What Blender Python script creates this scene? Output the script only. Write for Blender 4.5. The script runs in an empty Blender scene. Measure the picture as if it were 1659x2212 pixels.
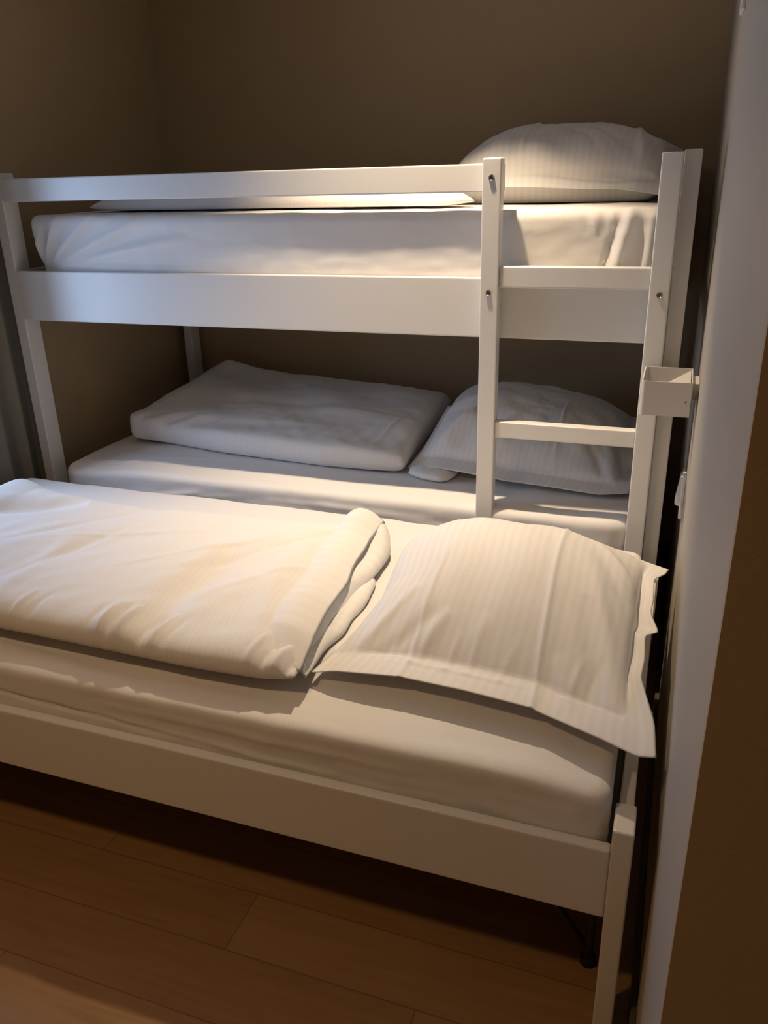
import bpy, bmesh, math, random
import numpy as np
from mathutils import Matrix, Vector

S = bpy.context.scene
COL = S.collection
R = math.radians

# ------------------------------------------------------------------ camera
cam_d = bpy.data.cameras.new('camera')
cam = bpy.data.objects.new('camera', cam_d)
COL.objects.link(cam)
CR = Vector((0.94185054, 0.33515189, -0.02430568))
CU = Vector((-0.10596269, 0.36486165, 0.92501237))
CF = Vector((-0.31888785, 0.86864791, -0.37915874))
M = Matrix.Identity(4)
for i in range(3):
    M[i][0] = CR[i]; M[i][1] = CU[i]; M[i][2] = -CF[i]
M.translation = Vector((2.0498, -2.1692, 1.4863))
cam.matrix_world = M
cam_d.sensor_fit = 'HORIZONTAL'
cam_d.sensor_width = 36.0
cam_d.lens = 36.0 * 1748.27 / 1659.0
cam_d.clip_start = 0.02
S.camera = cam

# ------------------------------------------------------------------ light
S.view_settings.view_transform = 'Standard'
S.view_settings.look = 'None'
S.view_settings.exposure = 0.0
S.view_settings.gamma = 1.0
S.view_settings.use_curve_mapping = False

w = bpy.data.worlds.new('world'); S.world = w
w.use_nodes = True
bg = w.node_tree.nodes['Background']
bg.inputs[0].default_value = (0.55, 0.72, 1.0, 1)
bg.inputs[1].default_value = 0.6

LAMP = Vector((1.37, -0.16, 2.40))
def light(name, kind, loc, energy, color, **kw):
    d = bpy.data.lights.new(name, kind)
    d.energy = energy; d.color = color
    for k, v in kw.items(): setattr(d, k, v)
    o = bpy.data.objects.new(name, d); COL.objects.link(o); o.location = loc
    return o
# recessed ceiling spot over the gap between the two beds
sp = light('ceiling_spot_beam', 'SPOT', LAMP, 156.0, (1.0, 0.765, 0.51),
           spot_size=R(77), spot_blend=1.0, shadow_soft_size=0.022)
sp.rotation_euler = (Vector((1.40, -0.13, 0.6)) - LAMP).to_track_quat('-Z', 'Y').to_euler()
# daylight through the window in the left wall
wl = light('window_daylight', 'AREA', (-0.30, -0.52, 1.18), 14.0, (0.44, 0.64, 1.0),
           shape='RECTANGLE', size=0.8, size_y=0.5)
wl.rotation_euler = (0, R(-90), 0)
# second ceiling spot, over the doorway behind the camera
LAMP2 = Vector((0.9, -2.15, 2.40))
light('hall_spot_beam', 'SPOT', LAMP2, 45.0, (1.0, 0.64, 0.33), spot_size=R(150), spot_blend=1.0, shadow_soft_size=0.06)

# ------------------------------------------------------------------ materials
def mat(name, base, rough=0.5, spec=0.5, sheen=0.0, metal=0.0):
    m = bpy.data.materials.new(name); m.use_nodes = True
    b = m.node_tree.nodes['Principled BSDF']
    b.inputs['Base Color'].default_value = (*base, 1)
    b.inputs['Roughness'].default_value = rough
    b.inputs['Specular IOR Level'].default_value = spec
    b.inputs['Metallic'].default_value = metal
    b.inputs['Sheen Weight'].default_value = sheen
    return m, m.node_tree, b
def N(t, kind, **kw):
    n = t.nodes.new(kind)
    for k, v in kw.items():
        if k.startswith('i_'): n.inputs[int(k[2:])].default_value = v
        else: setattr(n, k, v)
    return n
def bump(t, b, height, strength, dist):
    n = N(t, 'ShaderNodeBump'); n.inputs['Strength'].default_value = strength; n.inputs['Distance'].default_value = dist
    t.links.new(height, n.inputs['Height']); t.links.new(n.outputs[0], b.inputs['Normal'])
def noise(t, scale, detail=3, vec=None):
    n = N(t, 'ShaderNodeTexNoise'); n.inputs['Scale'].default_value = scale; n.inputs['Detail'].default_value = detail
    if vec is None:
        g = N(t, 'ShaderNodeNewGeometry'); vec = g.outputs['Position']
    t.links.new(vec, n.inputs['Vector'])
    return n

def wall_mat(name, base, rough=0.75, bs=0.15):
    m, t, b = mat(name, base, rough, 0.3)
    bump(t, b, noise(t, 260, 4).outputs[0], bs, 0.002)
    return m
M_TAUPE = wall_mat('taupe wall paint', (0.45, 0.335, 0.20))
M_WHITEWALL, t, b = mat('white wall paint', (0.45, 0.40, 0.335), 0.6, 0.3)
M_CEIL = wall_mat('ceiling paint', (0.72, 0.71, 0.68))
M_PAINT, t, b = mat('white lacquered wood', (0.74, 0.73, 0.71), 0.32, 0.5)
bump(t, b, noise(t, 180, 3).outputs[0], 0.05, 0.001)
M_PLASTIC, t, b = mat('white plastic', (0.72, 0.71, 0.69), 0.35, 0.5)
M_POWDER, t, b = mat('white powder coated steel', (0.62, 0.60, 0.57), 0.5, 0.4)
M_CHROME, t, b = mat('nickel bolt', (0.55, 0.52, 0.48), 0.25, 0.5, metal=1.0)
M_DARK, t, b = mat('dark grey steel', (0.07, 0.07, 0.075), 0.5, 0.4)
M_BLACK, t, b = mat('black rubber', (0.02, 0.02, 0.02), 0.7, 0.3)
M_SKIRT, t, b = mat('dark skirting', (0.09, 0.075, 0.06), 0.45, 0.4)
M_PANE = bpy.data.materials.new('window glass'); M_PANE.use_nodes = True
t = M_PANE.node_tree; t.nodes.remove(t.nodes['Principled BSDF'])
mx = N(t, 'ShaderNodeMixShader', i_0=0.08); tr = N(t, 'ShaderNodeBsdfTransparent'); gl = N(t, 'ShaderNodeBsdfGlossy')
gl.inputs['Roughness'].default_value = 0.02
t.links.new(tr.outputs[0], mx.inputs[1]); t.links.new(gl.outputs[0], mx.inputs[2]); t.links.new(mx.outputs[0], t.nodes['Material Output'].inputs[0])
M_GLOW = bpy.data.materials.new('lamp lens'); M_GLOW.use_nodes = True
b = M_GLOW.node_tree.nodes['Principled BSDF']
b.inputs['Emission Color'].default_value = (1, 0.8, 0.55, 1); b.inputs['Emission Strength'].default_value = 4

def cloth(name, base, stripe=0.0, width=0.02, axis=0, wave=0.3, weave=0.12):
    """white bed linen; woven satin stripes differ a little in sheen and shade"""
    m, t, b = mat(name, base, 0.85, 0.25, 0.15)
    g = N(t, 'ShaderNodeNewGeometry')
    n1 = noise(t, 900, 2, g.outputs['Position']); n2 = noise(t, 22, 3, g.outputs['Position'])
    mixh = N(t, 'ShaderNodeMath', operation='MULTIPLY_ADD'); mixh.inputs[1].default_value = weave
    t.links.new(n1.outputs[0], mixh.inputs[0]); 
    sc = N(t, 'ShaderNodeMath', operation='MULTIPLY'); sc.inputs[1].default_value = wave
    t.links.new(n2.outputs[0], sc.inputs[0]); t.links.new(sc.outputs[0], mixh.inputs[2])
    bump(t, b, mixh.outputs[0], 0.5, 0.006)
    if stripe > 0:
        uv = N(t, 'ShaderNodeUVMap'); uv.uv_map = 'UVMap'
        sx = N(t, 'ShaderNodeSeparateXYZ'); t.links.new(uv.outputs[0], sx.inputs[0])
        k = N(t, 'ShaderNodeMath', operation='MULTIPLY'); k.inputs[1].default_value = 2 * math.pi / width
        t.links.new(sx.outputs[axis], k.inputs[0])
        s = N(t, 'ShaderNodeMath', operation='SINE'); t.links.new(k.outputs[0], s.inputs[0])
        mr = N(t, 'ShaderNodeMapRange'); mr.inputs['From Min'].default_value = -0.5; mr.inputs['From Max'].default_value = 0.5
        t.links.new(s.outputs[0], mr.inputs['Value'])
        mc = N(t, 'ShaderNodeMix', data_type='RGBA')
        mc.inputs[6].default_value = (*base, 1); mc.inputs[7].default_value = tuple(c * (1 - stripe) for c in base) + (1,)
        t.links.new(mr.outputs[0], mc.inputs[0]); t.links.new(mc.outputs[2], b.inputs['Base Color'])
        rr = N(t, 'ShaderNodeMapRange'); rr.inputs['To Min'].default_value = 0.9; rr.inputs['To Max'].default_value = 0.7
        t.links.new(mr.outputs[0], rr.inputs['Value']); t.links.new(rr.outputs[0], b.inputs['Roughness'])
    return m
M_SHEET = cloth('fitted sheet cotton', (0.78, 0.765, 0.75))
M_PILLOW = cloth('satin stripe pillowcase', (0.80, 0.785, 0.77), 0.045, 0.020, 0, 0.25)
M_DUVET = cloth('satin stripe duvet cover', (0.81, 0.795, 0.78), 0.025, 0.012, 0, 0.35)
M_CURTAIN = cloth('olive grey curtain cloth', (0.21, 0.19, 0.15), 0, 0.02, 0, 0.2)

# floor: oak laminate planks running along x
M_FLOOR, t, b = mat('oak laminate', (0.3, 0.17, 0.08), 0.42, 0.4)
g = N(t, 'ShaderNodeNewGeometry'); sx = N(t, 'ShaderNodeSeparateXYZ'); t.links.new(g.outputs['Position'], sx.inputs[0])
def math_(op, a, bv=None, c=None):
    n = N(t, 'ShaderNodeMath', operation=op)
    for i, x in enumerate((a, bv, c)):
        if x is None: continue
        if isinstance(x, (int, float)): n.inputs[i].default_value = x
        else: t.links.new(x, n.inputs[i])
    return n.outputs[0]
PW, PLN = 0.15, 1.28
yy = math_('DIVIDE', math_('ADD', sx.outputs[1], 1.29 + 15), PW)
row = math_('FLOOR', yy); fy = math_('FRACT', yy)
xo = math_('MULTIPLY', row, 0.42)
xx = math_('DIVIDE', math_('ADD', math_('ADD', sx.outputs[0], xo), 20 - 0.99 + 0.42 * 0), PLN)
colm = math_('FLOOR', xx); fx = math_('FRACT', xx)
wn = N(t, 'ShaderNodeTexWhiteNoise', noise_dimensions='2D')
cb = N(t, 'ShaderNodeCombineXYZ'); t.links.new(row, cb.inputs[0]); t.links.new(colm, cb.inputs[1]); t.links.new(cb.outputs[0], wn.inputs['Vector'])
mp = N(t, 'ShaderNodeMapping'); mp.inputs['Scale'].default_value = (2.5, 34, 1)
t.links.new(g.outputs['Position'], mp.inputs[0])
gr = noise(t, 1.6, 6, mp.outputs[0]); gr.inputs['Distortion'].default_value = 0.6
mixv = math_('ADD', math_('MULTIPLY', wn.outputs[0], 0.45), math_('MULTIPLY', gr.outputs[0], 0.75))
cr = N(t, 'ShaderNodeValToRGB')
cr.color_ramp.elements[0].position = 0.25; cr.color_ramp.elements[0].color = (0.25, 0.135, 0.056, 1)
cr.color_ramp.elements[1].position = 0.95; cr.color_ramp.elements[1].color = (0.38, 0.225, 0.105, 1)
t.links.new(mixv, cr.inputs[0])
ey = math_('MINIMUM', fy, math_('SUBTRACT', 1.0, fy)); ex = math_('MINIMUM', fx, math_('SUBTRACT', 1.0, fx))
seam = math_('MINIMUM', math_('DIVIDE', math_('MULTIPLY', ey, PW), 0.0022), math_('DIVIDE', math_('MULTIPLY', ex, PLN), 0.0022))
seam = math_('MINIMUM', seam, 1.0)
ml = N(t, 'ShaderNodeMix', data_type='RGBA'); ml.inputs[6].default_value = (0.15, 0.08, 0.034, 1)
t.links.new(seam, ml.inputs[0]); t.links.new(cr.outputs[0], ml.inputs[7]); t.links.new(ml.outputs[2], b.inputs['Base Color'])
bump(t, b, gr.outputs[0], 0.12, 0.002)

# ------------------------------------------------------------------ helpers
def tag(o, label=None, cat=None, group=None, kind=None):
    if label: o['label'] = label
    if cat: o['category'] = cat
    if group: o['group'] = group
    if kind: o['kind'] = kind
    return o
def empty(name, loc, label, cat, group=None):
    o = bpy.data.objects.new(name, None); COL.objects.link(o); o.location = loc
    o.empty_display_size = 0.1
    return tag(o, label, cat, group)
def origin(parent):
    v = Vector((0, 0, 0))
    while parent is not None:
        v += parent.location; parent = parent.parent
    return v
def link(name, me, m, parent=None, loc=None, smooth=False):
    """verts are given in world space; the object sits at loc (world), below its parent"""
    o = bpy.data.objects.new(name, me); COL.objects.link(o)
    po = origin(parent)
    wl_ = Vector(loc) if loc is not None else po
    me.transform(Matrix.Translation(-wl_))
    o.parent = parent; o.location = wl_ - po
    if m is not None: me.materials.append(m)
    if smooth: me.polygons.foreach_set('use_smooth', [True] * len(me.polygons))
    return o
def box_bm(bm, x0, x1, y0, y1, z0, z1, bev=0.003):
    r = bmesh.ops.create_cube(bm, size=1.0)
    vs = r['verts']
    for v in vs:
        v.co = Vector((x0 + (v.co.x + .5) * (x1 - x0), y0 + (v.co.y + .5) * (y1 - y0), z0 + (v.co.z + .5) * (z1 - z0)))
    if bev > 0:
        es = list({e for v in vs for e in v.link_edges})
        bmesh.ops.bevel(bm, geom=es, offset=bev, segments=3, profile=0.6, affect='EDGES', clamp_overlap=True)
def box(name, x0, x1, y0, y1, z0, z1, m, parent=None, bev=0.003, loc=None):
    bm = bmesh.new(); box_bm(bm, x0, x1, y0, y1, z0, z1, bev)
    me = bpy.data.meshes.new(name); bm.to_mesh(me); bm.free()
    c = loc if loc is not None else ((x0 + x1) / 2, (y0 + y1) / 2, z0)
    return link(name, me, m, parent, c)
def boxes(name, lst, m, parent=None, bev=0.003, loc=None):
    bm = bmesh.new()
    for a in lst: box_bm(bm, *a, bev)
    me = bpy.data.meshes.new(name); bm.to_mesh(me); bm.free()
    return link(name, me, m, parent, loc)
def cyl(name, c, axis, r, depth, m, parent=None, seg=28, bev=0.0008, r2=None):
    bm = bmesh.new()
    bmesh.ops.create_cone(bm, cap_ends=True, segments=seg, radius1=r, radius2=r if r2 is None else r2, depth=depth)
    if bev: bmesh.ops.bevel(bm, geom=[e for e in bm.edges if e.calc_face_angle(0) > 0.7], offset=bev, segments=2, affect='EDGES')
    q = Vector((0, 0, 1)).rotation_difference(Vector(axis)).to_matrix().to_4x4()
    bm.transform(Matrix.Translation(c) @ q)
    me = bpy.data.meshes.new(name); bm.to_mesh(me); bm.free()
    return link(name, me, m, parent, c, True)
def grid_mesh(name, P, UV=None, closed_pairs=None):
    """list of (n,m,3) grids -> one mesh, coincident border points merged"""
    verts, faces, uvs = [], [], []
    off = 0
    for gi, G in enumerate(P):
        n, m_ = G.shape[:2]
        verts.append(G.reshape(-1, 3))
        idx = np.arange(n * m_).reshape(n, m_) + off
        q = np.stack([idx[:-1, :-1], idx[1:, :-1], idx[1:, 1:], idx[:-1, 1:]], -1).reshape(-1, 4)
        if closed_pairs and closed_pairs[gi] < 0: q = q[:, ::-1]
        faces.append(q)
        uvs.append((UV[gi] if UV else np.zeros((n, m_, 2))).reshape(-1, 2))
        off += n * m_
    V = np.concatenate(verts); F = np.concatenate(faces); U = np.concatenate(uvs)
    me = bpy.data.meshes.new(name)
    me.vertices.add(len(V)); me.vertices.foreach_set('co', V.ravel())
    me.loops.add(F.size); me.loops.foreach_set('vertex_index', F.ravel())
    me.polygons.add(len(F)); me.polygons.foreach_set('loop_start', np.arange(len(F)) * 4)
    me.polygons.foreach_set('loop_total', np.full(len(F), 4))
    uvl = me.uv_layers.new(name='UVMap'); uvl.data.foreach_set('uv', U[F.ravel()].ravel())
    me.update(calc_edges=True)
    bm = bmesh.new(); bm.from_mesh(me)
    bmesh.ops.remove_doubles(bm, verts=bm.verts, dist=0.00015)
    bm.to_mesh(me); bm.free()
    return me
class Noise:
    """smooth pseudo random field: a sum of sine waves"""
    def __init__(s, seed, wl, n=14, dirs=None, spread=math.pi):
        r = np.random.RandomState(seed)
        a = (dirs if dirs is not None else 0) + (r.rand(n) - .5) * 2 * spread
        k = 2 * np.pi / (wl * (0.7 + 0.8 * r.rand(n)))
        s.kx, s.ky, s.ph = np.cos(a) * k, np.sin(a) * k, r.rand(n) * 6.283
        s.n = n
    def __call__(s, x, y):
        o = 0
        for i in range(s.n): o = o + np.sin(x * s.kx[i] + y * s.ky[i] + s.ph[i])
        return o / math.sqrt(s.n)
def smooth01(a, b_, x):
    t_ = np.clip((x - a) / (b_ - a), 0, 1)
    return t_ * t_ * (3 - 2 * t_)
def crease(X, Y, a, b_, amp, w_, taper=0.6, side=0.0):
    """a ridge (amp > 0) or a groove along a-b; side skews one flank"""
    ax, ay = a; bx, by = b_
    L = math.hypot(bx - ax, by - ay); dx, dy = (bx - ax) / L, (by - ay) / L
    tt = ((X - ax) * dx + (Y - ay) * dy) / L
    d = -(X - ax) * dy + (Y - ay) * dx
    ww = np.where(d > 0, w_ * (1 + side), w_ * (1 - side))
    env = np.clip(np.sin(np.pi * np.clip(tt, 0, 1)), 0, 1) ** taper
    return amp * np.exp(-(d / ww) ** 2) * env
def polyline(pts, t_):
    p = np.array(pts, float)
    d = np.r_[0, np.cumsum(np.linalg.norm(np.diff(p, axis=0), axis=1))]; d /= d[-1]
    # Catmull-Rom style smoothing through PCHIP-free cubic: resample finely then box blur
    f = np.stack([np.interp(t_, d, p[:, i]) for i in range(p.shape[1])], -1)
    return f
def soften(E, k):
    if k < 1: return E
    o = E.copy()
    for _ in range(k): o[1:-1] = (o[:-2] + 2 * o[1:-1] + o[2:]) / 4
    return o
def coons(front, back, left, right, nu, nv, soft=3):
    """front/back run left to right, left/right run front to back; corners must agree"""
    u = np.linspace(0, 1, nu); v = np.linspace(0, 1, nv)
    f, bk, l, r_ = soften(polyline(front, u), soft), soften(polyline(back, u), soft), soften(polyline(left, v), soft), soften(polyline(right, v), soft)
    U, V = np.meshgrid(u, v, indexing='ij'); U = U[..., None]; V = V[..., None]
    P = (1 - V) * f[:, None] + V * bk[:, None] + (1 - U) * l[None] + U * r_[None]
    P -= (1 - U) * (1 - V) * f[0] + U * (1 - V) * f[-1] + (1 - U) * V * bk[0] + U * V * bk[-1]
    return P, U[..., 0], V[..., 0]
def prof(t_, lo, hi, p, q):
    """puffiness across one direction: 0 at the seams lo / hi, 1 in the middle"""
    s = np.clip((t_ - lo) / (hi - lo), 0, 1) * 2 - 1
    return np.clip(1 - np.abs(s) ** p, 0, 1) ** q
def puff(name, label, cat, m, front, back, left, right, nu, nv, H, Hb, zs, fl=(0, 0, 0, 0), pq=(2.6, 0.55), pqb=(2.2, 0.5),
         wr=None, group=None, soft=3, thick=0.002, parent=None, extra=None, hfun=None, uvdir=0, post=None, pqv=None):
    """a stuffed cloth bag between four edge curves: pillow or folded duvet.
    fl = flange share at left, right, front, back; zs = height of what it lies on"""
    P, U, V = coons(front, back, left, right, nu, nv, soft)
    Fu, Fv = prof(U, fl[0], 1 - fl[1], *pq), prof(V, fl[2], 1 - fl[3], *(pqv or pq))
    if post is not None: post(P, U, V)
    F = Fu * Fv
    Fb = prof(U, fl[0], 1 - fl[1], *pqb) * prof(V, fl[2], 1 - fl[3], *pqb)
    Hh = H if hfun is None else H * hfun(U, V)
    top = P.copy(); bot = P.copy()
    top[..., 2] += Hh * F + thick
    if wr is not None: top[..., 2] += wr(P[..., 0], P[..., 1], U, V, F)
    bot[..., 2] -= Hb * Fb
    bot[..., 2] = np.maximum(bot[..., 2], zs)
    rim = np.ones_like(U); rim[0] = rim[-1] = 0; rim[:, 0] = rim[:, -1] = 0
    top[..., 2] = np.maximum(top[..., 2], bot[..., 2] + thick * (0.5 + rim))
    bot[rim == 0] = top[rim == 0]
    lu = np.linalg.norm(np.array(front[0]) - np.array(front[-1])); lv = np.linalg.norm(np.array(left[0]) - np.array(left[-1]))
    uv = np.stack([U * lu, V * lv], -1) if uvdir == 0 else np.stack([V * lv, U * lu], -1)
    G = [top, bot]; UVs = [uv, uv]; sg = [1, -1]
    if extra:
        for e in extra:
            G.append(e); sg.append(1)
            n_, m_ = e.shape[:2]
            a, c = np.meshgrid(np.linspace(0, .2, n_), np.linspace(0, .6, m_), indexing='ij'); UVs.append(np.stack([a, c], -1))
    me = grid_mesh(name, G, UVs, sg)
    cx, cy = P[..., 0].mean(), P[..., 1].mean()
    o = link(name, me, m, parent, (cx, cy, zs), True)
    return tag(o, label, cat, group)
def slab(name, label, cat, m, x0, x1, y0, y1, z0, z1, r, rp, disp=None, step=0.011, group=None, sink=None):
    """mattress in a fitted sheet: box with rounded edges (r) and plan corners (rp), displaced along its normals"""
    nx, ny, nz = int((x1 - x0) / step), int((y1 - y0) / step), max(6, int((z1 - z0) / (step * .7)))
    c = np.array([(x0 + x1) / 2, (y0 + y1) / 2, (z0 + z1) / 2]); h = np.array([x1 - x0, y1 - y0, z1 - z0]) / 2
    def face(fix, sgn, a, b_, na, nb):
        s = np.linspace(-1, 1, na); q = np.linspace(-1, 1, nb); A, B = np.meshgrid(s, q, indexing='ij')
        P = np.zeros(A.shape + (3,)); P[..., a] = A * h[a]; P[..., b_] = B * h[b_]; P[..., fix] = sgn * h[fix]
        return P
    fs, sg = [], []
    for fix, a, b_, na, nb in ((2, 0, 1, nx, ny), (1, 0, 2, nx, nz), (0, 1, 2, ny, nz)):
        for sgn in (1, -1):
            fs.append(face(fix, sgn, a, b_, na, nb))
            par = {2: 1, 1: -1, 0: 1}[fix]
            sg.append(sgn * par)
    out = []
    for P in fs:
        # plan rounding
        q = P.copy()
        i = np.maximum(np.abs(q[..., :2]) - (h[:2] - rp), 0)
        n2 = np.linalg.norm(i, axis=-1); mxv = np.maximum(i.max(-1), 1e-9)
        f = np.where(n2 > 1e-9, mxv / np.maximum(n2, 1e-9), 1)
        q[..., :2] = np.sign(q[..., :2]) * (np.minimum(np.abs(q[..., :2]), h[:2] - rp) + i * f[..., None])
        # inset distance from rim in plan
        ii = np.maximum(np.abs(q[..., :2]) - (h[:2] - rp), 0)
        dist = rp - np.linalg.norm(ii, axis=-1)
        rim_dir = np.where(np.linalg.norm(ii, axis=-1)[..., None] > 1e-9, np.sign(q[..., :2]) * ii / np.maximum(np.linalg.norm(ii, axis=-1), 1e-9)[..., None], 0)
        e = np.maximum(r - dist, 0); zz = np.maximum(np.abs(q[..., 2]) - (h[2] - r), 0)
        ln = np.hypot(e, zz); mx2 = np.maximum(np.maximum(e, zz), 1e-9); f2 = np.where(ln > 1e-9, mx2 / np.maximum(ln, 1e-9), 1)
        q[..., :2] += rim_dir * ((e * f2) - e)[..., None]
        q[..., 2] = np.sign(q[..., 2]) * (np.minimum(np.abs(q[..., 2]), h[2] - r) + zz * f2)
        nrm = np.concatenate([rim_dir * (e / np.maximum(ln, 1e-9))[..., None], (np.sign(P[..., 2]) * zz / np.maximum(ln, 1e-9))[..., None]], -1)
        q = q + c
        if disp is not None: q = q + nrm * disp(q[..., 0], q[..., 1], q[..., 2], nrm)[..., None]
        if sink is not None: q[..., 2] -= sink(q[..., 0], q[..., 1]) * smooth01(z0 + 0.03, z1 - 0.03, q[..., 2])
        out.append(q)
    me = grid_mesh(name, out, None, sg)
    o = link(name, me, m, None, (c[0], c[1], z0), True)
    return tag(o, label, cat, group)

# ------------------------------------------------------------------ the room
XL, XR, YB, YN, YF, XF, ZC = -0.10, 2.11, 1.09, -1.51, -3.6, 3.3, 2.43
def struct(name, lst, m, bev=0.0, loc=None):
    o = boxes(name, lst, m, None, bev, loc)
    return tag(o, kind='structure')
T = 0.12
struct('floor', [(XL - T, XF + T, YF - T, YB + T, -0.10, 0.0)], M_FLOOR)
struct('ceiling', [(XL - T, XF + T, YF - T, YB + T, ZC, ZC + 0.1)], M_CEIL)
struct('wall_back', [(XL - T, XR + T, YB, YB + T, 0, ZC)], M_TAUPE)
WY0, WY1, WZ0, WZ1 = -0.82, -0.22, 0.75, 1.85
struct('wall_left', [(XL - T, XL, YF, WY0, 0, ZC), (XL - T, XL, WY1, YB, 0, ZC), (XL - T, XL, WY0, WY1, 0, WZ0), (XL - T, XL, WY0, WY1, WZ1, ZC)], M_TAUPE)
struct('wall_front', [(XL - T, XF + T, YF - T, YF, 0, ZC)], M_TAUPE)
struct('wall_hall', [(XF, XF + T, YF, YN, 0, ZC)], M_TAUPE)
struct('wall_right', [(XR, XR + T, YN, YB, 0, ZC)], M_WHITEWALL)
struct('wall_return', [(XR, XF, YN - 0.012, YN, 0, ZC)], M_TAUPE)
struct('baseboard_right', [(XR - 0.012, XR, YN + 0.03, YB, 0, 0.07)], M_SKIRT, 0.002)
struct('baseboard_back', [(XL, XR - 0.012, YB - 0.012, YB, 0, 0.07)], M_SKIRT, 0.002)
wf = struct('window_1', [(XL - 0.09, XL - 0.03, WY0, WY0 + 0.05, WZ0, WZ1), (XL - 0.09, XL - 0.03, WY1 - 0.05, WY1, WZ0, WZ1),
                        (XL - 0.09, XL - 0.03, WY0 + .05, WY1 - .05, WZ0, WZ0 + 0.05), (XL - 0.09, XL - 0.03, WY0 + .05, WY1 - .05, WZ1 - 0.05, WZ1)], M_PAINT, 0.003)
box('window_pane', XL - 0.065, XL - 0.06, WY0 + .05, WY1 - .05, WZ0 + .05, WZ1 - .05, M_PANE, wf, 0)

# recessed downlights
def downlight(P, label):
    dl = empty('ceiling_downlight', (P.x, P.y, ZC), label, 'ceiling light')
    bm = bmesh.new()
    pr = [(0.036, 0.0), (0.046, 0.0), (0.046, -0.006), (0.040, -0.008), (0.036, -0.004)]
    ns = 40
    rings = [[bm.verts.new((P.x + r_ * math.cos(2 * math.pi * k / ns), P.y + r_ * math.sin(2 * math.pi * k / ns), ZC + z_)) for r_, z_ in pr] for k in range(ns)]
    for k in range(ns):
        for j in range(len(pr)):
            bm.faces.new((rings[k][j], rings[(k + 1) % ns][j], rings[(k + 1) % ns][(j + 1) % len(pr)], rings[k][(j + 1) % len(pr)]))
    bmesh.ops.recalc_face_normals(bm, faces=bm.faces)
    me = bpy.data.meshes.new('trim_ring'); bm.to_mesh(me); bm.free()
    link('trim_ring', me, M_PLASTIC, dl, None, True)
    cyl('lens', (P.x, P.y, ZC - 0.002), (0, 0, 1), 0.035, 0.003, M_GLOW, dl, bev=0)
downlight(LAMP, 'round recessed ceiling spotlight shining warm light down between the beds')
downlight(LAMP2, 'round recessed ceiling spotlight over the floor in front of the low bed')

# ------------------------------------------------------------------ bunk bed
BW = 0.04
bunk = empty('bunk_bed', (1.01, 0.52, 0), 'white lacquered wooden bunk bed with guard rail and ladder against the back wall', 'bunk bed')
XE = 2.02
for x0 in (-BW, XE):
    for y0 in (0.001, 0.976):
        box('post', x0, x0 + BW, y0, y0 + 0.067, 0, 1.536, M_PAINT, bunk, 0.004)
for z0, z1 in ((1.0854, 1.2418), (0.303, 0.453)):
    box('side_rail', 0, XE, 0, 0.022, z0, z1, M_PAINT, bunk, 0.004)
    box('side_rail', 0, XE, 1.021, 1.043, z0, z1, M_PAINT, bunk, 0.004)
    for x0 in (-BW + .009, XE + .009):
        box('end_rail', x0, x0 + 0.022, 0.068, 0.976, z0, z1, M_PAINT, bunk, 0.004)
    box('mattress_base', 0.0, XE, 0.022, 1.021, z1 - 0.105, z1 - 0.075, M_PAINT, bunk, 0.001)
box('guard_rail', 0, 1.597, 0, 0.022, 1.4515, 1.519, M_PAINT, bunk, 0.004)
LT = 0.0401
lads = []
for x0 in (1.5507, 1.9719):
    lads.append(box('ladder_post', x0, x0 + 0.0478, -LT, -0.0005, 0, 1.531, M_PAINT, bunk, 0.004))
for z0, z1 in ((1.221, 1.274), (0.8165, 0.862), (0.412, 0.457)):
    box('ladder_step', 1.5985, 1.9719, -0.033, -0.001, z0, z1, M_PAINT, bunk, 0.004)
for x, z, pi_ in ((1.5745, 1.4865, 0), (1.5735, 1.2095, 0), (1.997, 1.2115, 1)):
    bm = bmesh.new()
    # domed cap with a hexagonal socket
    bmesh.ops.create_cone(bm, cap_ends=True, segments=32, radius1=0.0078, radius2=0.0066, depth=0.004)
    top = max(bm.faces, key=lambda f: f.calc_center_median().z)
    ins = bmesh.ops.inset_individual(bm, faces=[top], thickness=0.0026)
    top = max((f for f in bm.faces if len(f.verts) > 8), key=lambda f: f.calc_center_median().z)
    bmesh.ops.translate(bm, verts=top.verts, vec=(0, 0, -0.0028))
    bm.transform(Matrix.Translation((x, -LT - 0.002, z)) @ Matrix.Rotation(R(90), 4, 'X'))
    me = bpy.data.meshes.new('bolt'); bm.to_mesh(me); bm.free()
    o = link('bolt', me, M_CHROME, lads[pi_], (x, -LT, z)); o['label'] = 'round nickel bolt with hexagonal socket'

# ------------------------------------------------------------------ single bed in front
FY = -1.091
single = empty('single_bed', (1.01, -0.6, 0), 'low white lacquered wooden single bed standing in front of the bunk', 'bed')
for x0 in (-0.035, 2.0352):
    for y0 in (FY, -0.1435):
        box('post', x0, x0 + 0.0348, y0, y0 + 0.0721, 0, 0.4988, M_PAINT, single, 0.005)
    box('end_rail', x0 + .005, x0 + 0.030, FY + .072, -0.1435, 0.30, 0.488, M_PAINT, single, 0.004)
for y0 in (FY + .001, -0.0945):
    box('side_rail', 0, 2.0352, y0, y0 + 0.022, 0.303, 0.4535, M_PAINT, single, 0.006)
box('mattress_base', 0.0, 2.0352, FY + .023, -0.0945, 0.348, 0.378, M_PAINT, single, 0.001)
o = box('scratch', 2.0375, 2.0640, FY + 0.0012, FY + 0.0024, 0.4958, 0.4972, M_DARK, single, 0)
o['label'] = 'dark scratch along the front edge of the post top'
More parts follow.
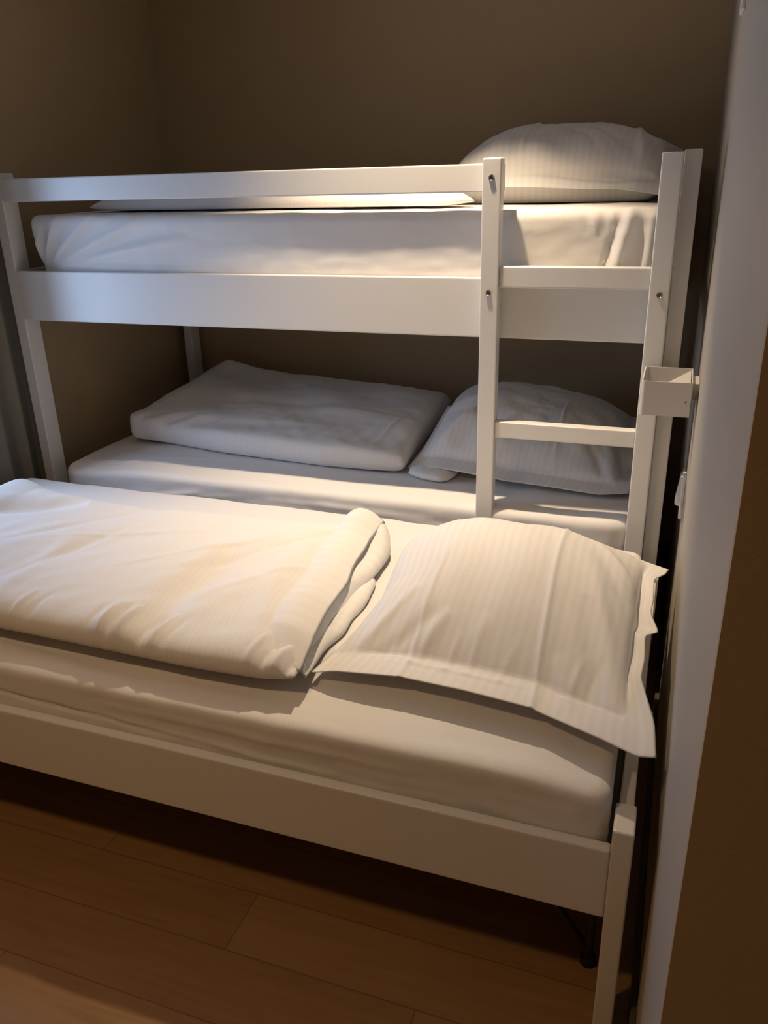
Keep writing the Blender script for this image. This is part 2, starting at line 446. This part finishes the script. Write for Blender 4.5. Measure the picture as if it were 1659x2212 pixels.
# folded support leg below the bed
cyl('support_leg', (2.012, -0.93, 0.20), (0, 0, 1), 0.009, 0.36, M_DARK, single)
a, c = Vector((1.83, -0.93, 0.30)), Vector((2.012, -0.93, 0.03))
cyl('leg_brace', (a + c) / 2, (c - a).normalized(), 0.008, (c - a).length, M_DARK, single)
cyl('leg_foot', (2.012, -0.93, 0.01), (0, 0, 1), 0.016, 0.02, M_BLACK, single)

# ------------------------------------------------------------------ mattresses
def fold_disp(seed, creases=(), amp=0.0018, side_amp=0.0010):
    n1, n2, n3 = Noise(seed, 0.10), Noise(seed + 1, 0.35), Noise(seed + 2, 0.07, dirs=math.pi / 2, spread=0.5)
    def f(x, y, z, n):
        d = amp * n2(x, y) + 0.0006 * n1(x, y)
        sd = 1 - np.abs(n[..., 2])
        d = d + sd * side_amp * (0.4 * n1(x + y, z * 2.2) + 0.5 * n2(x, z * 3))
        for k in creases: d = d + k(x, y, z, n)
        return d
    return f
def side_crease(a, b_, amp, w_, ymax=1e9, taper=.6, side=0):
    """crease drawn on the long front side, given in x, z"""
    def f(x, y, z, n):
        return crease(x, z, a, b_, amp, w_, taper, side) * (n[..., 1] < -0.15) * np.clip(-n[..., 1] * 1.6, 0, 1)
    return f
def top_crease(a, b_, amp, w_, taper=.6, side=0):
    def f(x, y, z, n):
        return crease(x, y, a, b_, amp, w_, taper, side) * np.clip(n[..., 2] * 1.4, 0, 1)
    return f

# front mattress
fm_cr = [side_crease((0.55, 0.515), (1.30, 0.478), -0.006, 0.006), side_crease((0.9, 0.50), (1.55, 0.47), 0.004, 0.008),
         top_crease((0.55, -1.03), (1.15, -1.035), 0.007, 0.018, .6, .3), top_crease((0.6, -1.0), (1.05, -0.98), -0.004, 0.015),
         top_crease((0.5, -0.99), (0.95, -1.015), 0.004, 0.012), side_crease((1.0, 0.54), (1.7, 0.535), 0.003, 0.008),
         side_crease((1.96, 0.55), (1.985, 0.46), 0.004, 0.012), side_crease((1.99, 0.55), (2.0, 0.46), -0.003, 0.01)]
for k in range(10):
    rx = random.Random(k * 7 + 1); x0 = 0.5 + 1.2 * rx.random(); y0 = -1.03 + .05 * rx.random()
    fm_cr.append(top_crease((x0, y0), (x0 + .25 + .2 * rx.random(), y0 + .03 * (rx.random() - .5)), 0.0016 * (1 if rx.random() > .4 else -1), 0.008))
slab('mattress', 'thick mattress under a taut white fitted sheet on the low single bed in front', 'mattress', M_SHEET,
     0.012, 2.026, FY + 0.026, -0.135, 0.379, 0.585, 0.022, 0.035, fold_disp(3, fm_cr), 0.010, group='mattresses in white fitted sheets',
     sink=lambda x, y: 0.034 * smooth01(-0.80, -1.06, y) + 0.010 * smooth01(1.86, 2.02, x))
# lower bunk mattress: gathers fan out from its left corner
lm_cr = []
for k in range(9):
    rx = random.Random(k + 50)
    x0 = 0.10 + 0.05 * k; 
    lm_cr.append(side_crease((x0, 0.47 + .006 * k), (x0 + .28 + .15 * rx.random(), 0.53 + .03 * rx.random()), 0.004 * (1 if k % 2 else -0.7), 0.009))
for k in range(14):
    rx = random.Random(k + 90); x0 = 0.6 + 1.2 * rx.random(); z0 = 0.48 + .09 * rx.random()
    lm_cr.append(side_crease((x0, z0), (x0 + .3 + .2 * rx.random(), z0 + .03 * (rx.random() - .5)), 0.003 * (1 if rx.random() > .4 else -1), 0.008))
for k in range(5):
    lm_cr.append(top_crease((0.12, -0.01 + .012 * k), (0.30 + .10 * k, 0.03 + .035 * k), 0.004 * (1 if k % 2 == 0 else -.6), 0.010))
slab('mattress', 'mattress in a white fitted sheet on the shaded lower bunk', 'mattress', M_SHEET,
     0.045, 2.0, -0.0375, 1.0, 0.4565, 0.605, 0.024, 0.09, fold_disp(11, lm_cr), 0.010, group='mattresses in white fitted sheets',
     sink=lambda x, y: 0.022 * smooth01(0.40, 0.06, x) + 0.006 * smooth01(0.06, -0.03, y))
# upper bunk mattress: gathers radiate from its lower left corner
um_cr = []
for k, a_ in enumerate((86, 78, 69, 58, 47, 37, 28, 20, 13)):
    L_ = 0.12 + 0.045 * k
    um_cr.append(side_crease((0.075 + .012 * k, 1.262), (0.075 + .012 * k + L_ * math.cos(R(a_)) * 1.0, 1.262 + L_ * math.sin(R(a_)) * .75), 0.011 * (1 if k % 2 == 0 else -.8), 0.006 + .0012 * k))
um_cr += [lambda x, y, z, n: -0.022 * np.clip(-n[..., 0], 0, 1) * smooth01(1.37, 1.25, z) - 0.010 * smooth01(0.20, 0.05, x) * np.clip(-n[..., 1], 0, 1) * smooth01(1.33, 1.25, z),
          side_crease((0.05, 1.262), (0.75, 1.245), 0.006, 0.007), side_crease((1.885, 1.41), (1.845, 1.23), -0.010, 0.010, side=.4),
          side_crease((1.915, 1.42), (1.875, 1.20), 0.016, 0.018, side=-.3), side_crease((1.945, 1.42), (1.92, 1.20), -0.008, 0.012), side_crease((1.965, 1.40), (1.955, 1.22), 0.010, 0.010)]
for k in range(6):
    x0 = 1.80 + .022 * k
    um_cr.append(side_crease((x0, 1.41), (x0 + .01, 1.345), 0.003 * (1 if k % 2 else -1), 0.007))
slab('mattress', 'mattress in a white fitted sheet on the upper bunk behind the guard rail', 'mattress', M_SHEET,
     0.045, 2.0, 0.026, 1.0, 1.168, 1.41, 0.030, 0.05, fold_disp(23, um_cr, 0.0010), 0.009, group='mattresses in white fitted sheets')

# ------------------------------------------------------------------ front pillow
nz1, nz2 = Noise(5, 0.16, dirs=0.25, spread=.6), Noise(6, 0.06, dirs=0.2, spread=.7)
def wr_front(X, Y, U, V, F):
    m_ = np.clip(F * 1.5, 0, 1)
    d = m_ * (0.0022 * nz1(X, Y) + 0.0003 * nz2(X, Y))
    d += crease(X, Y, (1.858, -0.40), (1.876, -1.03), 0.006, 0.005, 0.25)      # ironed fold
    d += crease(X, Y, (1.640, -0.62), (1.620, -1.0), 0.0045, 0.005, 0.4)
    # pulls at the front left corner and along the front hem
    d += crease(X, Y, (1.50, -0.90), (1.60, -0.74), 0.007, 0.013) + crease(X, Y, (1.54, -0.91), (1.66, -0.80), -0.006, 0.014)
    d += crease(X, Y, (1.63, -0.90), (1.68, -0.80), 0.006, 0.012) + crease(X, Y, (1.73, -0.91), (1.76, -0.80), 0.004, 0.014)
    d += crease(X, Y, (1.95, -0.95), (1.90, -0.85), 0.004, 0.015) + crease(X, Y, (1.99, -0.96), (1.93, -0.72), -0.006, 0.018)
    d += crease(X, Y, (2.02, -0.92), (1.94, -0.62), 0.006, 0.016) + crease(X, Y, (2.03, -0.72), (1.93, -0.52), -0.006, 0.018)
    d += crease(X, Y, (2.04, -0.62), (1.92, -0.44), 0.006, 0.015)
    for x_, s_ in ((1.57, 1), (1.60, -1), (1.69, 1), (1.72, -.8), (1.80, .8), (1.93, 1), (1.96, -1)):
        d += crease(X, Y, (x_, -0.925), (x_ + .025, -0.835), 0.0032 * s_, 0.007, .8)
    # stitched hem line
    d += crease(X, Y, (1.54, -0.883), (1.87, -0.895), -0.005, 0.004, 0.2) + crease(X, Y, (1.88, -0.897), (2.05, -0.940), -0.005, 0.004, .3)
    d += crease(X, Y, (1.58, -0.897), (1.86, -0.912), 0.003, 0.006, .2)
    return d
def post_front(P, U, V):
    v = V[0]
    dx = np.interp(v, [0, .12, .27, .37, .46, .53, .60, .70, .84, .94, 1.0], [0, -.004, -.030, -.026, -.030, -.004, -.024, -.022, -.026, -.004, 0.002])
    dz = np.interp(v, [0, .12, .27, .37, .46, .53, .62, .70, .84, .94, 1.0], [0, .004, .016, .012, .026, .008, .024, .014, .022, .006, 0.0])
    for _ in range(6):
        for a_ in (dx, dz): a_[1:-1] = (a_[:-2] + 2 * a_[1:-1] + a_[2:]) / 4
    k = smooth01(0.88, 1.0, U)
    P[..., 0] += k * dx[None]
    P[..., 2] += smooth01(0.80, 1.0, U) * dz[None]
A = (1.436, -0.948, 0.589); B_ = (2.090, -1.022, 0.603); C_ = (2.086, -0.36, 0.630); D_ = (1.462, -0.30, 0.600)
puff('pillow', 'plump striped white pillow with a hemmed edge on the low front bed', 'pillow', M_PILLOW,
     [A, (1.49, -0.952, 0.606), (1.62, -0.948, 0.617), (1.75, -0.953, 0.616), (1.868, -0.962, 0.612), (1.89, -0.965, 0.607), (2.0, -1.0, 0.602), (2.06, -1.022, 0.598), B_],
     [D_, (1.60, -0.27, 0.62), (1.85, -0.28, 0.625), (2.0, -0.31, 0.63), C_],
     [A, (1.475, -0.80, 0.600), (1.492, -0.70, 0.606), (1.478, -0.60, 0.61), (1.455, -0.45, 0.610), (1.450, -0.36, 0.607), D_],
     [B_, (2.083, -0.85, 0.62), (2.082, -0.65, 0.63), C_],
     150, 150, 0.138, 0.05, 0.5885, (0.0, 0.085, 0.105, 0.0), (2.5, 0.58), (2.2, 0.5), wr_front, group='white hotel pillows', soft=2, post=post_front, pqv=(2.0, 0.88))

# ------------------------------------------------------------------ lower bunk pillow
nz3, nz4 = Noise(35, 0.14), Noise(36, 0.05)
def wr_low(X, Y, U, V, F):
    m_ = np.clip(F * 1.5, 0, 1)
    d = m_ * (0.004 * nz3(X, Y) + 0.0008 * nz4(X, Y))
    d += crease(X, Y, (1.36, 0.26), (1.46, 0.42), 0.012, 0.022) + crease(X, Y, (1.40, 0.22), (1.52, 0.34), -0.010, 0.02)
    d += crease(X, Y, (1.735, 0.14), (1.73, 0.55), 0.005, 0.005, .3)
    d += crease(X, Y, (1.93, 0.17), (1.85, 0.45), 0.012, 0.022) + crease(X, Y, (1.96, 0.22), (1.90, 0.5), -0.010, 0.02)
    d += crease(X, Y, (1.34, 0.225), (1.92, 0.165), -0.007, 0.005, .2) + crease(X, Y, (1.90, 0.16), (1.80, 0.34), -0.009, 0.015) + crease(X, Y, (1.52, 0.22), (1.60, 0.40), 0.007, 0.015)
    return d
A = (1.272, 0.185, 0.622); B_ = (1.965, 0.13, 0.625); C_ = (1.975, 0.82, 0.66); D_ = (1.28, 0.84, 0.66)
lowp = puff('pillow', 'striped white pillow lying in the shade of the lower bunk', 'pillow', M_PILLOW,
     [A, (1.36, 0.165, 0.638), (1.48, 0.14, 0.638), (1.60, 0.13, 0.628), (1.75, 0.12, 0.625), (1.88, 0.11, 0.62), B_],
     [D_, (1.5, 0.86, 0.68), (1.8, 0.85, 0.67), C_], [A, (1.29, 0.3, 0.655), (1.285, 0.5, 0.69), (1.27, 0.68, 0.70), D_],
     [B_, (1.985, 0.25, 0.64), (1.96, 0.4, 0.66), (1.98, 0.6, 0.66), C_],
     130, 130, 0.112, 0.06, 0.6115, (0.03, 0.08, 0.095, 0.0), (2.5, 0.52), (2.2, 0.5), wr_low, group='white hotel pillows', soft=2)
# a plain corner of the bag inside peeps out below the hem
A = (1.285, 0.150, 0.616); B_ = (1.425, 0.125, 0.616); C_ = (1.44, 0.26, 0.622); D_ = (1.29, 0.26, 0.622)
puff('inner_corner', None, None, M_SHEET, [A, (1.34, 0.118, 0.617), (1.40, 0.105, 0.617), B_], [D_, C_], [A, (1.275, 0.20, 0.620), D_], [B_, (1.44, 0.18, 0.62), C_],
     30, 24, 0.016, 0.01, 0.6115, (0, 0, 0, 0), (3, 0.5), (3, 0.5), None, parent=lowp)
# ------------------------------------------------------------------ upper bunk pillow
nz5, nz6 = Noise(45, 0.15), Noise(46, 0.05)
def wr_up(X, Y, U, V, F):
    m_ = np.clip(F * 1.5, 0, 1)
    d = m_ * (0.0035 * nz5(X, Y) + 0.0008 * nz6(X, Y)) + 0.024 * smooth01(0.0, 0.085, V) * smooth01(1.0, 0.5, V)
    d += crease(X, Y, (1.40, 0.392), (1.95, 0.378), -0.008, 0.005, .2)
    d += crease(X, Y, (1.555, 0.38), (1.56, 0.8), 0.005, 0.005, .3)
    for k in range(4):
        d += crease(X, Y, (1.86 - .02 * k, 0.42), (1.70 - .03 * k, 0.60 + .03 * k), 0.009 * (1 if k % 2 == 0 else -.8), 0.018)
    d += crease(X, Y, (1.90, 0.42), (1.87, 0.75), 0.012, 0.014) + crease(X, Y, (1.93, 0.45), (1.97, 0.7), -0.01, 0.02)
    return d
A = (1.375, 0.36, 1.452); B_ = (1.985, 0.325, 1.424); C_ = (2.055, 0.98, 1.545); D_ = (1.36, 0.95, 1.52)
puff('pillow', 'plump striped white pillow on the upper bunk beside the ladder top', 'pillow', M_PILLOW,
     [A, (1.50, 0.335, 1.458), (1.62, 0.335, 1.455), (1.74, 0.345, 1.448), (1.84, 0.35, 1.446), (1.89, 0.335, 1.440), B_],
     [D_, (1.5, 0.97, 1.56), (1.8, 0.98, 1.56), C_], [A, (1.335, 0.5, 1.47), (1.325, 0.7, 1.49), D_],
     [B_, (2.0, 0.45, 1.46), (2.012, 0.6, 1.49), (2.012, 0.8, 1.50), C_],
     120, 120, 0.100, 0.10, 1.4135, (0.0, 0.06, 0.08, 0.0), (2.6, 0.5), (3.0, 0.35), wr_up, group='white hotel pillows', soft=2)

# ------------------------------------------------------------------ duvets
def arc_ribbon(ys, base, nseg, wob, seed):
    """a sheet of cloth bent round an edge: base(y) -> list of (x, z) control points"""
    nn = Noise(seed, 0.15)
    G = []
    for y in ys:
        c = np.array(base(y)); tt = np.linspace(0, 1, nseg)
        d = np.linspace(0, 1, len(c))
        # quadratic-ish smoothing by repeated corner cutting
        p = c
        for _ in range(3):
            q = np.empty((2 * len(p) - 2, 2)); q[0::2] = .75 * p[:-1] + .25 * p[1:]; q[1::2] = .25 * p[:-1] + .75 * p[1:]
            p = np.concatenate([p[:1], q, p[-1:]])
        dd = np.r_[0, np.cumsum(np.linalg.norm(np.diff(p, axis=0), axis=1))]; dd /= dd[-1]
        xz = np.stack([np.interp(tt, dd, p[:, 0]), np.interp(tt, dd, p[:, 1])], -1)
        xz[:, 0] += wob * tt * nn(y, tt * .05); xz[:, 1] += 0.4 * wob * tt * nn(y + 3, tt * .05)
        G.append(np.stack([xz[:, 0], np.full(nseg, y), xz[:, 1]], -1))
    return np.array(G)
def thicken(G, th=0.0025):
    du = np.gradient(G, axis=0); dv = np.gradient(G, axis=1); n = np.cross(du, dv); n /= np.linalg.norm(n, axis=-1)[..., None]
    a = G + n * th / 2; b2 = G - n * th / 2
    rim = np.zeros(G.shape[:2], bool); rim[0] = rim[-1] = True; rim[:, 0] = rim[:, -1] = True
    a[rim] = G[rim]; b2[rim] = G[rim]
    return [a, b2[:, ::-1]]
def L(y, pts):
    p = sorted(pts); return float(np.interp(y, [q[0] for q in p], [q[1] for q in p]))

dn1, dn2 = Noise(61, 0.22, dirs=2.4, spread=.5), Noise(62, 0.07, dirs=2.3, spread=.6)
def wr_duvet(X, Y, U, V, F):
    m_ = np.clip(F * 1.2, 0, 1)
    d = m_ * (0.0030 * dn1(X, Y) + 0.0008 * dn2(X, Y))
    # pressed fold line running front to back: the cloth drops to its right
    g = smooth01(-1.06, -0.95, Y) * smooth01(-0.50, -0.68, Y)
    xf = 1.052 + 0.012 * np.sin(Y * 9)
    d += g * 0.014 * (1 / (1 + np.exp((X - xf - .012) / 0.010)) - smooth01(0.70, 1.05, X) * 0 - 0.5) * np.exp(-((X - xf) / 0.16) ** 2)
    d += crease(X, Y, (1.10, -1.02), (1.10, -0.60), -0.010, 0.030, .6)
    d += crease(X, Y, (0.62, -0.96), (0.80, -0.50), -0.005, 0.016) + crease(X, Y, (0.70, -0.98), (0.66, -0.62), 0.005, 0.025)
    d += crease(X, Y, (0.86, -0.80), (1.22, -0.48), 0.004, 0.010) + crease(X, Y, (1.0, -0.80), (1.30, -0.44), -0.004, 0.014)
    d += crease(X, Y, (0.50, -0.75), (0.75, -0.45), -0.005, 0.014) + crease(X, Y, (0.3, -0.62), (0.55, -0.47), -0.022, 0.035)
    d += crease(X, Y, (0.55, -0.72), (1.05, -0.52), 0.003, 0.008) + crease(X, Y, (1.12, -0.86), (1.33, -0.60), 0.004, 0.012)
    d += crease(X, Y, (1.375, -0.97), (1.27, -0.46), -0.013, 0.026) + crease(X, Y, (1.33, -0.98), (1.22, -0.60), 0.006, 0.02)
    # sharp pinches along the front edge
    for x_, s_, w_ in ((0.955, -.6, .010), (0.985, 1, .009), (1.008, -1, .008), (1.030, 1, .008), (1.085, -1, .010), (1.112, 1, .009), (1.14, -.7, .009),
                       (1.33, .8, .010), (1.36, -1, .010), (1.385, 1, .009), (1.41, -1, .009), (0.76, .6, .012), (0.80, -.5, .012)):
        d += crease(X, Y, (x_ - .005, -1.045), (x_ + .022, -0.925), 0.0085 * s_, w_ * .72, .8)
    return d
A = (0.16, -1.0, 0.612); B_ = (1.432, -1.005, 0.612); C_ = (1.365, -0.345, 0.622); D_ = (0.18, -0.40, 0.63)
xe1 = [(-1.0, 1.432), (-.93, 1.425), (-.80, 1.402), (-.66, 1.394), (-.55, 1.375), (-.44, 1.366), (-.36, 1.372)]
xe2 = [(-1.0, 1.436), (-.90, 1.412), (-.80, 1.405), (-.66, 1.408), (-.56, 1.418), (-.5, 1.424), (-.40, 1.410), (-.33, 1.385)]
xe3 = [(-.98, 1.440), (-.92, 1.432), (-.80, 1.438), (-.70, 1.442), (-.57, 1.432), (-.54, 1.425)]
hump = lambda y: 0.028 * math.exp(-((y + .35) / .07) ** 2)
def low(f):
    def g(y):
        k = math.sqrt(min(1.0, max(0.0, (y + 0.995) / 0.09)))
        return [(x, .600 + (z - .600) * k) for x, z in f(y)]
    return g
fl1 = arc_ribbon(np.linspace(-0.985, -0.345, 110), low(lambda y: [(L(y, xe1) - .12, .640), (L(y, xe1) - .075, .668 + hump(y)), (L(y, xe1) - .03, .666 + hump(y)), (L(y, xe1) + .010, .645 + .6 * hump(y))]), 18, 0.005, 71)
fl2 = arc_ribbon(np.linspace(-0.980, -0.340, 110), low(lambda y: [(L(y, xe1) - .05, .622), (L(y, xe1) - .01, .636 + hump(y)), (L(y, xe2) - .012, .632 + hump(y) * 1.1), (L(y, xe2) + .004, .610 + .5 * hump(y)), (L(y, xe2) + .001, .598)]), 22, 0.005, 72)
fl3 = arc_ribbon(np.linspace(-0.975, -0.545, 70), low(lambda y: [(L(y, xe2) - .04, .602), (L(y, xe3) - .015, .611), (L(y, xe3) + .002, .601), (L(y, xe3) + .002, .590)]), 16, 0.004, 73)
puff('duvet', 'folded striped white duvet with an open layered end on the low front bed', 'duvet', M_DUVET,
     [A, (0.5, -1.01, 0.612), (0.9, -1.015, 0.612), (1.2, -1.02, 0.610), (1.36, -1.015, 0.610), B_],
     [D_, (0.27, -0.385, 0.66), (0.36, -0.40, 0.635), (0.6, -0.42, 0.622), (1.0, -0.39, 0.618), (1.25, -0.37, 0.62), C_],
     [A, (0.15, -0.7, 0.62), D_], [B_, (1.425, -.93, .613), (1.395, -.80, .617), (1.385, -.66, .618), (1.36, -.5, .62), C_],
     260, 140, 0.053, 0.03, 0.5895, (0, 0, 0, 0), (11, 0.5), (7, 0.5), wr_duvet, group='folded white duvets', soft=3,
     extra=thicken(fl1) + thicken(fl2) + thicken(fl3))

dn3, dn4 = Noise(81, 0.25, dirs=1.2, spread=.8), Noise(82, 0.08)
def wr_duvet2(X, Y, U, V, F):
    m_ = np.clip(F * 1.2, 0, 1)
    d = m_ * (0.006 * dn3(X, Y) + 0.0012 * dn4(X, Y))
    d += crease(X, Y, (0.30, 0.30), (0.95, 0.34), 0.010, 0.04, .6, .4) + crease(X, Y, (0.60, 0.55), (1.25, 0.45), 0.012, 0.04, .6, -.4)
    d += crease(X, Y, (0.35, 0.55), (0.9, 0.60), -0.010, 0.05) + crease(X, Y, (1.14, 0.2), (1.16, 0.5), 0.005, 0.008)
    for k in range(5): d += crease(X, Y, (0.16 + .06 * k, 0.22), (0.28 + .07 * k, 0.34), 0.006 * (1 if k % 2 else -1), 0.014)
    return d
A = (0.145, 0.275, 0.640); B_ = (1.266, 0.165, 0.636); C_ = (1.22, 0.90, 0.66); D_ = (0.14, 0.93, 0.70)
puff('duvet', 'folded white duvet lying in the shade of the lower bunk', 'duvet', M_DUVET,
     [A, (0.17, 0.255, 0.641), (0.33, 0.235, 0.640), (0.6, 0.185, 0.638), (0.98, 0.15, 0.636), (1.15, 0.155, 0.636), B_],
     [D_, (0.22, 0.93, 0.735), (0.34, 0.93, 0.70), (0.8, 0.92, 0.68), C_], [A, (0.118, 0.31, 0.642), (0.11, 0.5, 0.65), (0.12, 0.8, 0.68), D_], [B_, (1.25, 0.4, 0.64), (1.235, 0.7, 0.65), C_],
     190, 130, 0.052, 0.04, 0.6115, (0, 0, 0, 0), (26, 0.5), (22, 0.5), wr_duvet2, group='folded white duvets')

dn5 = Noise(91, 0.3)
def wr_duvet3(X, Y, U, V, F):
    d = np.clip(F, 0, 1) * 0.004 * dn5(X, Y)
    for k in range(7):
        d += crease(X, Y, (1.24 + .03 * k, 0.16), (1.20 + .03 * k, 0.36), 0.009 * (1 if k % 2 else -1), 0.011)
    return d
A = (0.19, 0.17, 1.425); B_ = (1.475, 0.21, 1.425); C_ = (1.25, 0.78, 1.44); D_ = (0.2, 0.80, 1.44)
puff('duvet', 'folded striped white duvet on the upper bunk showing below the guard rail', 'duvet', M_DUVET,
     [A, (0.5, 0.15, 1.426), (0.9, 0.14, 1.426), (1.25, 0.14, 1.426), (1.33, 0.15, 1.42), (1.38, 0.13, 1.418), (1.43, 0.16, 1.425), B_],
     [D_, (0.8, 0.80, 1.44), C_], [A, (0.18, 0.5, 1.43), D_], [B_, (1.42, 0.27, 1.43), (1.30, 0.42, 1.435), (1.27, 0.6, 1.44), C_],
     170, 90, 0.05, 0.02, 1.4165, (0, 0, 0, 0), (7, 0.55), (6, 0.5), wr_duvet3, group='folded white duvets', soft=2)

# ------------------------------------------------------------------ curtain
ny_, nz_ = 260, 24
ys = np.linspace(-0.27, 0.06, ny_); zs_ = np.linspace(0.03, 2.33, nz_)
Yg, Zg = np.meshgrid(ys, zs_, indexing='ij')
amp = 0.017 + 0.012 * smooth01(-0.02, -0.12, Yg)
Xg = XL + 0.006 + amp * (1 + np.sin(2 * np.pi * (Yg - 0.035) / 0.105 + 0.7 * np.sin(Yg * 21) + 0.15 * np.sin(Zg * 1.7)))
Xg += 0.003 * np.sin(Zg * 3 + Yg * 30)
G = np.stack([Xg, Yg, Zg], -1)
cu = empty('curtain', (XL, -0.1, 0), 'olive grey curtain hanging in folds on the left wall beside the bunk post', 'curtain')
me = grid_mesh('curtain_cloth', thicken(G, 0.002), None, [1, 1]); link('curtain_cloth', me, M_CURTAIN, cu, None, True)
box('curtain_rail', XL + 0.002, XL + 0.035, -1.00, 0.07, 2.335, 2.355, M_PLASTIC, cu, 0.003)

# ------------------------------------------------------------------ wall lamp
LX0, LX1, LY0, LY1, LZ0, LZ1 = 1.983, 2.093, -0.215, -0.055, 0.958, 1.039
wlamp = empty('wall_lamp', (XR, (LY0 + LY1) / 2, LZ0), 'white square box wall lamp open at the top beside the ladder', 'wall lamp')
th = 0.003
def frame_path(r_, n):
    """rounded outline at the left, square at the wall"""
    pts = []
    x0, x1, y0, y1 = LX0, LX1, LY0, LY1
    for cx, cy, a0 in ((x0 + r_, y0 + r_, 270), (x0 + r_, y1 - r_, 180)):
        seg = [(cx + r_ * math.cos(R(a0 - 90 * i / n)), cy + r_ * math.sin(R(a0 - 90 * i / n))) for i in range(n + 1)]
        pts += seg
    return [(x1, y0)] + pts + [(x1, y1)]
bm = bmesh.new()
out = frame_path(0.008, 6)
vv = [[bm.verts.new((x, y, z)) for z in (LZ0, LZ1)] for x, y in out]
fs = []
for i in range(len(out)):
    j = (i + 1) % len(out)
    fs.append(bm.faces.new((vv[i][0], vv[j][0], vv[j][1], vv[i][1])))
bmesh.ops.recalc_face_normals(bm, faces=bm.faces)
me = bpy.data.meshes.new('shade'); bm.to_mesh(me); bm.free()
o = link('shade', me, M_POWDER, wlamp)
sm = o.modifiers.new('wall', 'SOLIDIFY'); sm.thickness = th; sm.offset = 1.0 if False else 0.0
# slanted inner reflector and the holder
bm = bmesh.new()
pts = [((LX0 + .052, LY0 + .004, LZ1 - .004), (LX1 - .004, LY0 + .004, LZ1 - .002), (LX1 - .004, LY1 - .004, LZ1 - .002))]
vs = [bm.verts.new(p) for p in ((LX0 + .050, LY0 + .003, LZ1 - .006), (LX1 - .003, LY0 + .003, LZ1 - .004), (LX1 - .003, LY1 - .003, LZ1 - .004),
                                (LX0 + .050, LY0 + .003, LZ0 + .01), (LX1 - .003, LY0 + .003, LZ0 + .01), (LX1 - .003, LY1 - .003, LZ0 + .01))]
for f in ((0, 1, 2), (5, 4, 3), (0, 3, 4, 1), (1, 4, 5, 2), (2, 5, 3, 0)): bm.faces.new([vs[i] for i in f])
bmesh.ops.recalc_face_normals(bm, faces=bm.faces)
me = bpy.data.meshes.new('reflector'); bm.to_mesh(me); bm.free(); link('reflector', me, M_POWDER, wlamp)
box('wall_mount', LX1, XR, LY0 + .05, LY1 - .025, LZ0 + .03, LZ1 - .012, M_POWDER, wlamp, 0.002)
cyl('set_screw', (2.083, LY0 - 0.0015, 0.994), (0, 1, 0), 0.0014, 0.002, M_BLACK, wlamp, 16, 0)['label'] = 'tiny dark set screw'

# ------------------------------------------------------------------ switches on the right wall
def wall_switch(y, z, label):
    e = empty('wall_switch', (XR, y, z), label, 'wall switch')
    box('frame_plate', XR - 0.009, XR, y - 0.041, y + 0.041, z - 0.06, z + 0.06, M_PLASTIC, e, 0.003)
    bm = bmesh.new()
    x1 = XR - 0.009
    pr = [(x1 + .001, z + .05), (x1 - .004, z + .048), (x1 - .013, z - .022), (x1 - .010, z - .026), (x1 + .001, z - .028)]
    a_ = [bm.verts.new((x, y - .03, zz)) for x, zz in pr]; b2 = [bm.verts.new((x, y + .03, zz)) for x, zz in pr]
    bm.faces.new(a_); bm.faces.new(b2[::-1])
    for i in range(5): bm.faces.new((a_[i], b2[i], b2[(i + 1) % 5], a_[(i + 1) % 5]))
    bmesh.ops.recalc_face_normals(bm, faces=bm.faces)
    bmesh.ops.bevel(bm, geom=list(bm.edges), offset=0.001, segments=2, affect='EDGES')
    me = bpy.data.meshes.new('rocker'); bm.to_mesh(me); bm.free(); link('rocker', me, M_PLASTIC, e)
    return e
wall_switch(-0.02, 0.70, 'white rocker wall switch seen edge on below the wall lamp')
wall_switch(-0.02, 1.86, 'white rocker wall switch seen edge on high on the white wall')
